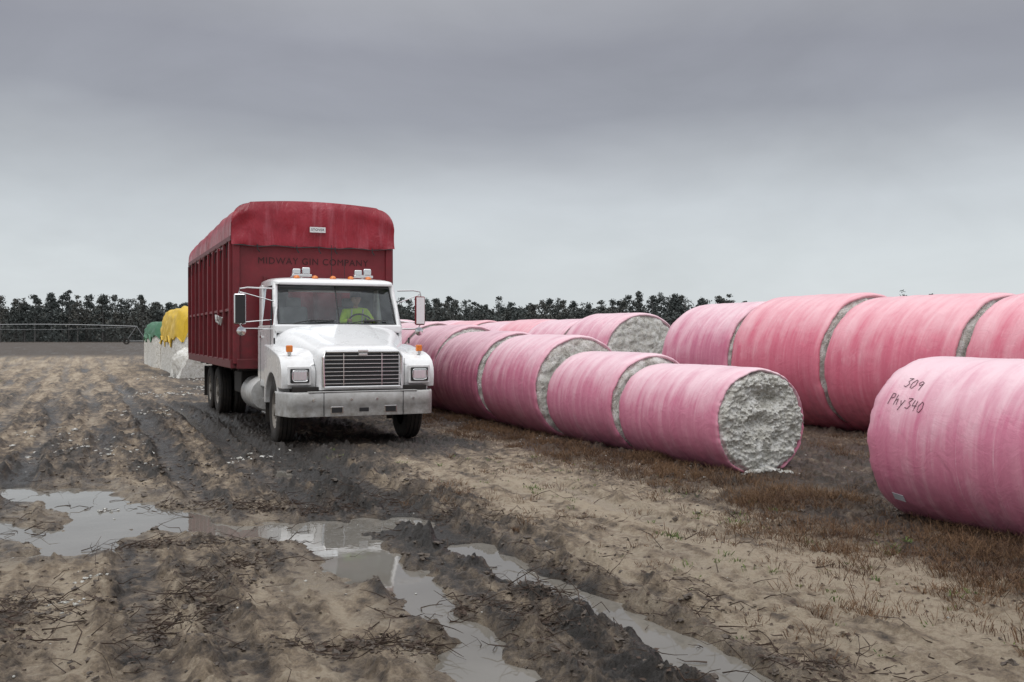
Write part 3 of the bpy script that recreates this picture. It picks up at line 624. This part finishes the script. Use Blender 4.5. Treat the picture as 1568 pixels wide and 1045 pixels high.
for j in range(nvv+1):
    ph=math.pi*j/nvv
    for i in range(nu):
        tt=2*math.pi*i/nu; x=math.sin(ph)*math.cos(tt); y=math.sin(ph)*math.sin(tt); z=math.cos(ph)
        X=.076*x*(1-.22*max(0,-z)); Yy=.095*y*(1-.12*max(0,-z)); Z=.118*z
        if y<0:
            nz=math.exp(-(x/.16)**2-((z+.08)/.17)**2); Yy-=.022*nz
            for e in (-1,1): Yy+=.010*math.exp(-((x-e*.38)/.16)**2-((z-.1)/.1)**2)
            Yy-=.006*math.exp(-(x/.3)**2-((z+.45)/.06)**2); Yy+=.004*math.exp(-(x/.3)**2-((z+.52)/.03)**2); Yy-=.010*math.exp(-(x/.3)**2-((z+.85)/.15)**2)
        v.append(hd+Vector((X,Yy,Z)))
for j in range(nvv):
    for i in range(nu): a=j*nu+i;b_=j*nu+(i+1)%nu; f.append((a,b_,b_+nu,a+nu))
mk('head',v,f,SKIN,DR)
for s in (-1,1):
    o=lathe('ear',[(0,0),(.006,.022),(.014,.026),(.018,.0)],SKIN,DR,14,'x'); o.location=hd+Vector((s*.076 if s>0 else -.09,.01,0)); o.scale=(1,.7,1.2)
    o=lathe('eye',[(0,0),(.004,.009),(.008,0)],HAIR,DR,10,'y'); o.location=hd+Vector((s*.03,-.088,.012))
o=lathe('cap',[(.03,.088),(.06,.088),(.10,.072),(.125,.035),(.132,0)],HAIR,DR,28,'z'); o.location=hd+Vector((0,.008,0)); o.scale=(.93,1.15,1)
o=lathe('cap_peak',[(.035,.0),(.03,.06),(.028,.07)],HAIR,DR,20,'z'); o.location=hd+Vector((0,-.085,.005))

# ============================================================= TREES
m,t,b=newmat('foliage'); g=t.new('ShaderNodeNewGeometry')
n=t.noise(.09,4,.6,g.outputs['Position']); n2=t.noise(1.1,3,.6,g.outputs['Position'])
c=t.ramp(n,[(.3,(.070,.082,.080)),(.5,(.086,.097,.092)),(.62,(.118,.113,.100)),(.75,(.074,.087,.084))]); c=t.mix(t.ramp(n2,[(.35,0),(.7,.5)]),c,(.118,.130,.131)); t.link(c,b.inputs['Base Color']); b.inputs['Roughness'].default_value=.9; b.inputs['Specular IOR Level'].default_value=.1  # distance haze painted into the leaf colours: lifted, greyer, bluish
C=[];S=[]; TV=[];TF=[]
def trunk(x,y,h,r):
    k0=len(TV)
    for (z,q) in ((0,1),(h*.5,.7),(h*.9,.25)):
        for e in range(5): TV.append((x+r*q*math.cos(e*1.257)+z*.01,y+r*q*math.sin(e*1.257),z))
    for l in range(2):
        for e in range(5): a=k0+l*5+e;b2=k0+l*5+(e+1)%5; TF.append((a,b2,b2+5,a+5))
for row in range(3):
  x=-330
  while x<380:
    x+=RNG.uniform(2.0,3.8); y=231+row*7+RNG.uniform(-4,6)+x*.02
    hh=10.0+2.4*float(fbm(np.array(x*.035),np.array(.5),3,7))+RNG.normal(0,.55)
    if RNG.random()<.05: hh+=RNG.uniform(.8,2.0)
    if RNG.random()<.12: hh*=.85
    hh=max(hh,7.); trunk(x,y,hh,.18)
    kind=RNG.random(); w=RNG.uniform(1.6,2.7)
    # crown = many irregular sprays filling a rounded-conical volume
    ncl=int(RNG.integers(20,30)) if kind<.7 else int(RNG.integers(12,18))
    for q in range(ncl):
        u=RNG.random()**.8; cz=hh*(.36+.62*u); wr=w*(math.sin(min(1,(1.04-u)*1.25)*math.pi/2))*.9
        a=RNG.uniform(0,6.28); rd=wr*RNG.random()**.5; cx=x+rd*math.cos(a); cy=y+rd*math.sin(a); rad=RNG.uniform(.45,.95)
        k=int((60 if kind<.7 else 30)*rad); p=RNG.normal(0,1,(k,3)); p/=np.linalg.norm(p,axis=1)[:,None]; p*=(RNG.random((k,1))**.5)*rad*RNG.uniform(.8,1.3,(k,1)); p[:,2]*=.6
        C.append(p+[cx,cy,cz]); S.append(RNG.uniform(.10,.26,k))
k=80000; X=RNG.uniform(-330,380,k); Z=RNG.random(k)**.8*(8.0+1.6*fbm(X*.08,X*0,3,9)); C.append(np.stack([X,234+RNG.uniform(-6,10,k)+X*.02,Z],-1)); S.append(RNG.uniform(.16,.42,k))
C=np.concatenate(C); S=np.concatenate(S)[:,None]; k=len(C)
d1=RNG.normal(0,1,(k,3)); d1/=np.linalg.norm(d1,axis=1)[:,None]; d2=np.cross(d1,RNG.normal(0,1,(k,3))); d2/=np.linalg.norm(d2,axis=1)[:,None]
lv=np.stack([C-d1*S,C+d2*S*.7,C+d1*S,C-d2*S*.7],1).reshape(-1,3); lf=np.arange(4*k).reshape(-1,4)
BK=simple('bark',(.10,.098,.095),.9)
npl=npmesh('distant_tree_line',lv,lf,m)
mk('trunks',TV,TF,BK,npl,False)
gx=np.arange(-335,385,1.0); prof=[(-3,0),(-2.2,.5),(-1.2,.8),(0,1.),(1.5,.9),(3,0)]
hh=7.2+1.2*fbm(gx*.07,gx*0,3,5)+.7*pn(gx*.6,gx*0,2)
uv_=np.stack([np.stack([gx+.5*pn(gx*.9,gx*0+q,3),250+q+gx*.02+pn(gx*.5,gx*0+q*3,4),np.maximum(0,hh*hz*(1+.1*pn(gx*.8,gx*0+q,6)))],-1) for q,hz in prof],0)
n_=len(gx); ii=np.arange(len(prof)-1)[:,None]; jj=np.arange(n_-1)[None,:]
npmesh('understorey',uv_.reshape(-1,3),np.stack([ii*n_+jj,ii*n_+jj+1,(ii+1)*n_+jj+1,(ii+1)*n_+jj],-1).reshape(-1,4),m,npl)

# ============================================================= IRRIGATION PIVOT
PV=empty('irrigation_pivot'); GALV=simple('galvanised_steel',(.38,.39,.40),.5,.4)
py_=175; xs=np.arange(-210,-58,36)
for x0,x1 in zip(xs[:-1],xs[1:]):
    pts=[(x0+(x1-x0)*q,py_,3.2+.35*math.sin(q*math.pi)) for q in np.linspace(0,1,13)]; tube('span_pipe',pts,.06,GALV,PV,6)
    lo=[(x0+(x1-x0)*q,py_+.2,3.1-.5*math.sin(q*math.pi)) for q in np.linspace(0,1,13)]; tube('span_truss',lo,.02,GALV,PV,4)
    for p,q in zip(pts[1:-1],lo[1:-1]): tube('truss_strut',[p,q],.015,GALV,PV,4)
for x0 in xs:
    for dx in (-1.6,1.6): tube('tower_leg',[(x0,py_,3.2),(x0+dx,py_+dx*.3,.6)],.04,GALV,PV,5); lathe('tower_wheel',[(-.12,.3),(-.15,.55),(.15,.55),(.12,.3)],RUB,PV,20,'y').location=(x0+dx,py_+dx*.3,.55)
    tube('tower_beam',[(x0-1.6,py_-.5,.6),(x0+1.6,py_+.5,.6)],.05,GALV,PV,5)

# ============================================================= GROUND COVER
def blades(name,tufts,mat,hmin,hmax,wd,nb,spread):
    V_=[];F_=[];n0=0
    tz=gh([q[0] for q in tufts],[q[1] for q in tufts])
    for (x,y,s),z in zip(tufts,tz):
        k=int(nb*s*RNG.uniform(.6,1.3))+3
        a=RNG.uniform(0,6.28,k); r=RNG.random(k)*spread*s; bx=x+r*np.cos(a); by=y+r*np.sin(a)*1.0
        an=a+RNG.normal(0,.7,k); h=RNG.uniform(hmin,hmax,k)*s; ln=h*RNG.uniform(.3,1.8,k); w=wd*RNG.uniform(.6,1.4,k); pa=RNG.uniform(0,6.28,k)
        wx,wy=np.cos(pa)*w,np.sin(pa)*w; dx,dy=np.cos(an),np.sin(an)
        P=np.zeros((k,5,3))
        for i_,(q,hz,ww) in enumerate(((0,0,1),(0,0,-1),(.4,.72,-.8),(.4,.72,.8),(1,.9,0))):
            P[:,i_,0]=bx+dx*ln*q+wx*ww; P[:,i_,1]=by+dy*ln*q+wy*ww; P[:,i_,2]=z-.01+h*hz*(1 if i_<4 else RNG.uniform(.4,1.15,k)/.9)
        V_.append(P.reshape(-1,3)); b0=n0+np.arange(k)*5
        F_.append(np.stack([b0,b0+1,b0+2],-1)); F_.append(np.stack([b0,b0+2,b0+3],-1)); F_.append(np.stack([b0+3,b0+2,b0+4],-1)); n0+=5*k
    return npmesh(name,np.concatenate(V_),np.concatenate(F_),mat)
def grassmat(n_,c1,c2):
    m,t,b=newmat(n_); g=t.new('ShaderNodeNewGeometry'); n=t.noise(30,2,.5,g.outputs['Position']); n2=t.noise(1.2,3,.5,g.outputs['Position']); t.link(t.mix(t.ramp(t.math('ADD',n,t.math('MULTIPLY_ADD',n2,.6,-.3)),[(.35,0),(.65,1)]),c1,c2),b.inputs['Base Color']); b.inputs['Roughness'].default_value=.85; return m
BRN=grassmat('dead_grass_mat',(.065,.032,.018),(.20,.115,.058)); GRN_=grassmat('green_weed_mat',(.07,.11,.03),(.17,.22,.06))
tu=[]
for k in range(2800):
    a=RNG.uniform(3,24); b_=RNG.normal(6.6,.42) if a>7.5 else RNG.normal(6.0,.65)
    if float(pn(np.array(a*1.1),np.array(b_*1.1),77))>-.15: tu.append((*AB(a,b_),RNG.uniform(.25,.8)))
for k in range(700):
    a=RNG.uniform(3,13); b_=RNG.uniform(3.5,6.4)
    if float(fbm(np.array(a*.9),np.array(b_*.9),2,88))>.15: tu.append((*AB(a,b_),RNG.uniform(.15,.5)))
for (x,y,s,n_) in [(1.8,13.4,.9,80),(2.6,13.2,.9,50),(.9,13.6,.5,25),(2.6,10.1,1.0,70),(3.2,10.3,.9,50),(-.6,10.6,.6,26),(3.2,6.9,.7,50),(2.2,6.2,.6,26),(4.2,7.7,1.0,110),(3.9,8.6,.9,60),(3.6,7.2,.9,60),(-.3,9.6,.4,14),(5.3,11.6,.9,50),(6.2,12.6,.9,50),(3.0,5.3,.6,35),(3.4,8.0,.6,25)]:
    for q in range(n_): tu.append((x+RNG.normal(0,.25),y+RNG.normal(0,.30),s*RNG.uniform(.4,1)))
for k in range(400):
    a=RNG.uniform(10,25); tu.append((*AB(a,RNG.uniform(9.3,12)),RNG.uniform(.4,.9)))
blades('dead_grass',tu,BRN,.04,.19,.0022,44,.22)
tu=[]
for k in range(130):
    tu.append((*AB(RNG.uniform(3,13),RNG.uniform(3.6,6.3)),RNG.uniform(.2,.55)))
for (x,y) in [(-2.4,13.9),(-1.5,13.2),(.2,11.0),(2.0,9.0),(2.9,7.9),(1.4,8.4),(3.6,6.2),(1.0,5.6),(2.6,7.2),(1.9,10.5)]:
    for q in range(6): tu.append((x+RNG.normal(0,.10),y+RNG.normal(0,.12),RNG.uniform(.3,.65)))
for k in range(1100):
    a=RNG.uniform(14,45); b_=RNG.normal(-9,2.5); tu.append((*AB(a,b_),RNG.uniform(.3,.8)))
blades('green_weeds',tu,GRN_,.03,.11,.004,18,.12)
bm=bmesh.new(); bmesh.ops.create_icosphere(bm,subdivisions=2,radius=1); cv=np.array([v_.co[:] for v_ in bm.verts]); cf=np.array([[q.index for q in f_.verts] for f_ in bm.faces]); bm.free()
def lumps(name,pts,mat,flat=.6,sm=False,am=.5):
    V_=[];F_=[];n0=0
    for (x,y,s,zo) in pts:
        sd=RNG.uniform(0,99); r=1+am*pn(cv[:,0]*1.7+sd,cv[:,1]*1.7+cv[:,2]*1.3,3)+am*.6*pn(cv[:,0]*4+sd,cv[:,2]*4+cv[:,1]*3,5)
        p=cv*r[:,None]*[1*RNG.uniform(.6,1.5),1*RNG.uniform(.6,1.3),flat]*s; an=RNG.uniform(0,6.28); c_,s_=math.cos(an),math.sin(an)
        p=np.stack([p[:,0]*c_-p[:,1]*s_,p[:,0]*s_+p[:,1]*c_,p[:,2]],-1)+[x,y,0]; p[:,2]+=zo
        V_.append(p); F_.append(cf+n0); n0+=len(cv)
    return npmesh(name,np.concatenate(V_),np.concatenate(F_),mat,None,sm)
MUDM=simple('wet_mud',(.080,.061,.046),.5,var=.6,nscale=4,bump=.9)
xy=[]
for (b0,w,dp,a0,a1,ms) in RUTS[:9]:
    for k in range(int(280*ms)):
        a=3.5+(min(a1,26)-3.5)*RNG.random()**1.5; 
        if a<a0: continue
        xy.append((*AB(a,b0+RNG.choice([-1,1])*1.5*w+RNG.normal(0,.09)),min(.036,abs(RNG.normal(0,.011))+.004)))
CLU=[(-4.7,8.75,.45,.18),(-5.3,9.0,.4,.15),(-2.0,6.9,.16,.45),(-1.95,5.9,.14,.4),(-.75,5.45,.35,.08),(-3.2,6.2,.4,.22),(-3.0,5.4,.3,.35),(-2.9,8.1,.45,.10),(.15,6.2,.12,.5),(-3.6,10.0,.6,.15),(-2.3,9.7,.5,.12),(-1.4,10.4,.4,.3)]
for (x,y,sx,sy) in CLU:
    for q in range(110): xy.append((x+RNG.normal(0,sx),y+RNG.normal(0,sy),min(.030,abs(RNG.normal(0,.009))+.004)))
for (x,y,sx,sy,n_) in [(-4.4,13,1.2,.8,250),(-3.0,11.8,.9,.7,260),(3,10,1,1,80)]:
    for q in range(n_): xy.append((x+RNG.normal(0,sx),y+RNG.normal(0,sy),min(.035,abs(RNG.normal(0,.013))+.004)))
for k in range(1200):
    a=RNG.uniform(3,30); xy.append((*AB(a,RNG.uniform(-6,6.4)),abs(RNG.normal(0,.008))+.003))
xy=np.array(xy); z=gh(xy[:,0],xy[:,1]); ok=z>-.05
lumps('mud_clods',[(x,y,s,zz+s*.1) for (x,y,s),zz in zip(xy[ok],z[ok])],MUDM,.55,False,.8)
xy=[]
for (x,y,sp_,n_) in [(-6.0,14.4,.45,50),(-4.6,12.6,.15,8),(-3.9,13.9,.2,6),(-9.5,32,.8,80),(-11.2,38,1.0,90),(-12.6,41,1.0,90),(-3.55,13.6,.16,14),(-3.3,14.2,.2,12),(-2.95,6.9,.05,10),(-2.82,6.35,.06,12),(-4.05,9.95,.08,7),(-10,28,.6,60),(-7.8,22,.5,30),(-7,15.6,.5,14),(-8.2,17,.5,14)]:
    for q in range(n_): xy.append((x+RNG.normal(0,sp_),y+RNG.normal(0,sp_*.8),RNG.uniform(.008,.018 if y<12 else .030 if y<16 else .045)))
fx,fy=AB(9.85,7.67)
for q in range(90): xy.append((fx+RNG.normal(0,.15),fy-abs(RNG.normal(0,.05)),RNG.uniform(.015,.05)))
for k in range(700): xy.append((*AB(RNG.uniform(4,30),RNG.uniform(-5,12)),RNG.uniform(.003,.011)))
for k in range(180): xy.append((*AB(RNG.uniform(9,20),RNG.normal(6.7,.3)),RNG.uniform(.005,.014)))
xy=np.array(xy); z=gh(xy[:,0],xy[:,1]); lumps('cotton_scraps',[(x,y,s,max(zz,-.05)+s*.2) for (x,y,s),zz in zip(xy,z)],COT,.5,True,.9)
TV=[];TF=[]
def twig(x,y,z,L_,r):
    a=RNG.uniform(0,6.28); p=np.array([x,y,z+r]); k0=len(TV); n_=4
    for i_ in range(n_):
        q=r*(1-.7*i_/(n_-1))
        for e in range(3): TV.append((p[0]+q*math.cos(e*2.1)*math.sin(a),p[1]+q*math.cos(e*2.1)*math.cos(a),p[2]+q*math.sin(e*2.1)))
        a+=RNG.normal(0,.45); p=p+np.array([math.cos(a),math.sin(a),RNG.normal(0.1,.35)])*L_/(n_-1); p[2]=max(p[2],z)
    for l in range(n_-1):
        for e in range(3): a_=k0+l*3+e;b2=k0+l*3+(e+1)%3; TF.append((a_,b2,b2+3,a_+3))
def leaf(x,y,z,s):
    a=RNG.uniform(0,6.28); c_,s_=math.cos(a)*s,math.sin(a)*s; k0=len(TV); u1,u2,u3=RNG.uniform(0,.9,3)*s
    TV.extend([(x-c_,y-s_,z+u1*.5),(x+s_*.6,y-c_*.6,z+u2),(x+c_,y+s_,z+u3*.6),(x-s_*.5,y+c_*.6,z+.004)]); TF.append((k0,k0+1,k0+3)); TF.append((k0+1,k0+2,k0+3))
P_=[]
for (x,y,sx,sy) in CLU+[(-.4,6.2,.15,.1),(-.55,9.3,.3,.2),(.9,6.0,.3,.5),(.3,6.9,.2,.5),(-2,9.7,.6,.2),(1.5,5,.3,.3)]:
    for q in range(110): P_.append((x+RNG.normal(0,sx),y+RNG.normal(0,sy),1))
    for q in range(200): P_.append((x+RNG.normal(0,sx),y+RNG.normal(0,sy),0))
for k in range(1000): P_.append((*AB(RNG.uniform(3.5,18),RNG.uniform(-4,7)),1))
for k in range(3000): P_.append((*AB(RNG.uniform(3.5,16),RNG.uniform(-4,7)),0))
for k in range(2600): P_.append((*AB(RNG.uniform(4,20),RNG.normal(6.5,.6)),0))
P_=np.array(P_); z=gh(P_[:,0],P_[:,1])
for (x,y,kd),zz in zip(P_,z):
    if zz<-.048 and (not kd or RNG.random()<.8): continue
    if kd: twig(x,y,max(zz,-.05),RNG.uniform(.05,.30),RNG.uniform(.002,.006))
    else: leaf(x,y,zz,RNG.uniform(.006,.026))
mk('cotton_stalk_debris',TV,TF,simple('stalk_brown',(.050,.030,.020),.8,var=.7,nscale=3),None,False)

# ============================================================= WORLD / LIGHT / CAMERA
w=bpy.data.worlds.new('World'); sc.world=w; w.use_nodes=True; nt=w.node_tree; nt.nodes.clear()
class W: node_tree=nt
t=NT(W)
out=t.new('ShaderNodeOutputWorld'); sky=t.new('ShaderNodeTexSky'); sky.sky_type='NISHITA'; sky.sun_disc=False; sky.sun_elevation=math.radians(58); sky.sun_rotation=math.radians(202)
bg1=t.new('ShaderNodeBackground'); t.link(sky.outputs[0],bg1.inputs[0]); bg1.inputs[1].default_value=.06
tc=t.new('ShaderNodeTexCoord'); d=tc.outputs['Generated']; sp=t.new('ShaderNodeSeparateXYZ'); t.link(d,sp.inputs[0])
n1=t.noise(1.6,4,.5,t.mapping(d,(1,1,2.2)),.2); n2=t.noise(3.5,6,.55,t.mapping(d,(1,1,2.6)),.3)
e=t.math('ADD',sp.outputs[2],t.math('MULTIPLY_ADD',n1,.14,-.07)); 
c=t.ramp(e,[(0,(.66,.70,.72)),(.08,(.66,.705,.73)),(.14,(.60,.64,.675)),(.19,(.455,.48,.515)),(.235,(.335,.35,.392)),(.29,(.320,.330,.375)),(.36,(.42,.43,.46)),(.48,(.80,.82,.85)),(.65,(1.25,1.26,1.28)),(1,(1.42,1.43,1.45))])
c=t.mix(1.0,c,t.ramp(n2,[(.28,.90),(.72,1.10)]),'MULTIPLY')
bg2=t.new('ShaderNodeBackground'); t.link(c,bg2.inputs[0]); bg2.inputs[1].default_value=1.0
mx=t.new('ShaderNodeMixShader'); mx.inputs[0].default_value=.94; t.link(bg1.outputs[0],mx.inputs[1]); t.link(bg2.outputs[0],mx.inputs[2]); t.link(mx.outputs[0],out.inputs[0])
L=bpy.data.lights.new('sun','SUN'); L.energy=.85; L.angle=math.radians(36); L.color=(1,.98,.95); lo=link(bpy.data.objects.new('sun',L))
lo.rotation_euler=Vector((-.20,-.50,.86)).to_track_quat('Z','Y').to_euler()
cam=bpy.data.cameras.new('camera'); cam.lens=35; cam.sensor_width=36; cam.clip_end=6000; co=link(bpy.data.objects.new('camera',cam)); co.location=(0,0,1.7); co.rotation_euler=(math.radians(90-.36),0,0); sc.camera=co
sc.view_settings.view_transform='Standard'; sc.view_settings.look='None'; sc.view_settings.exposure=0
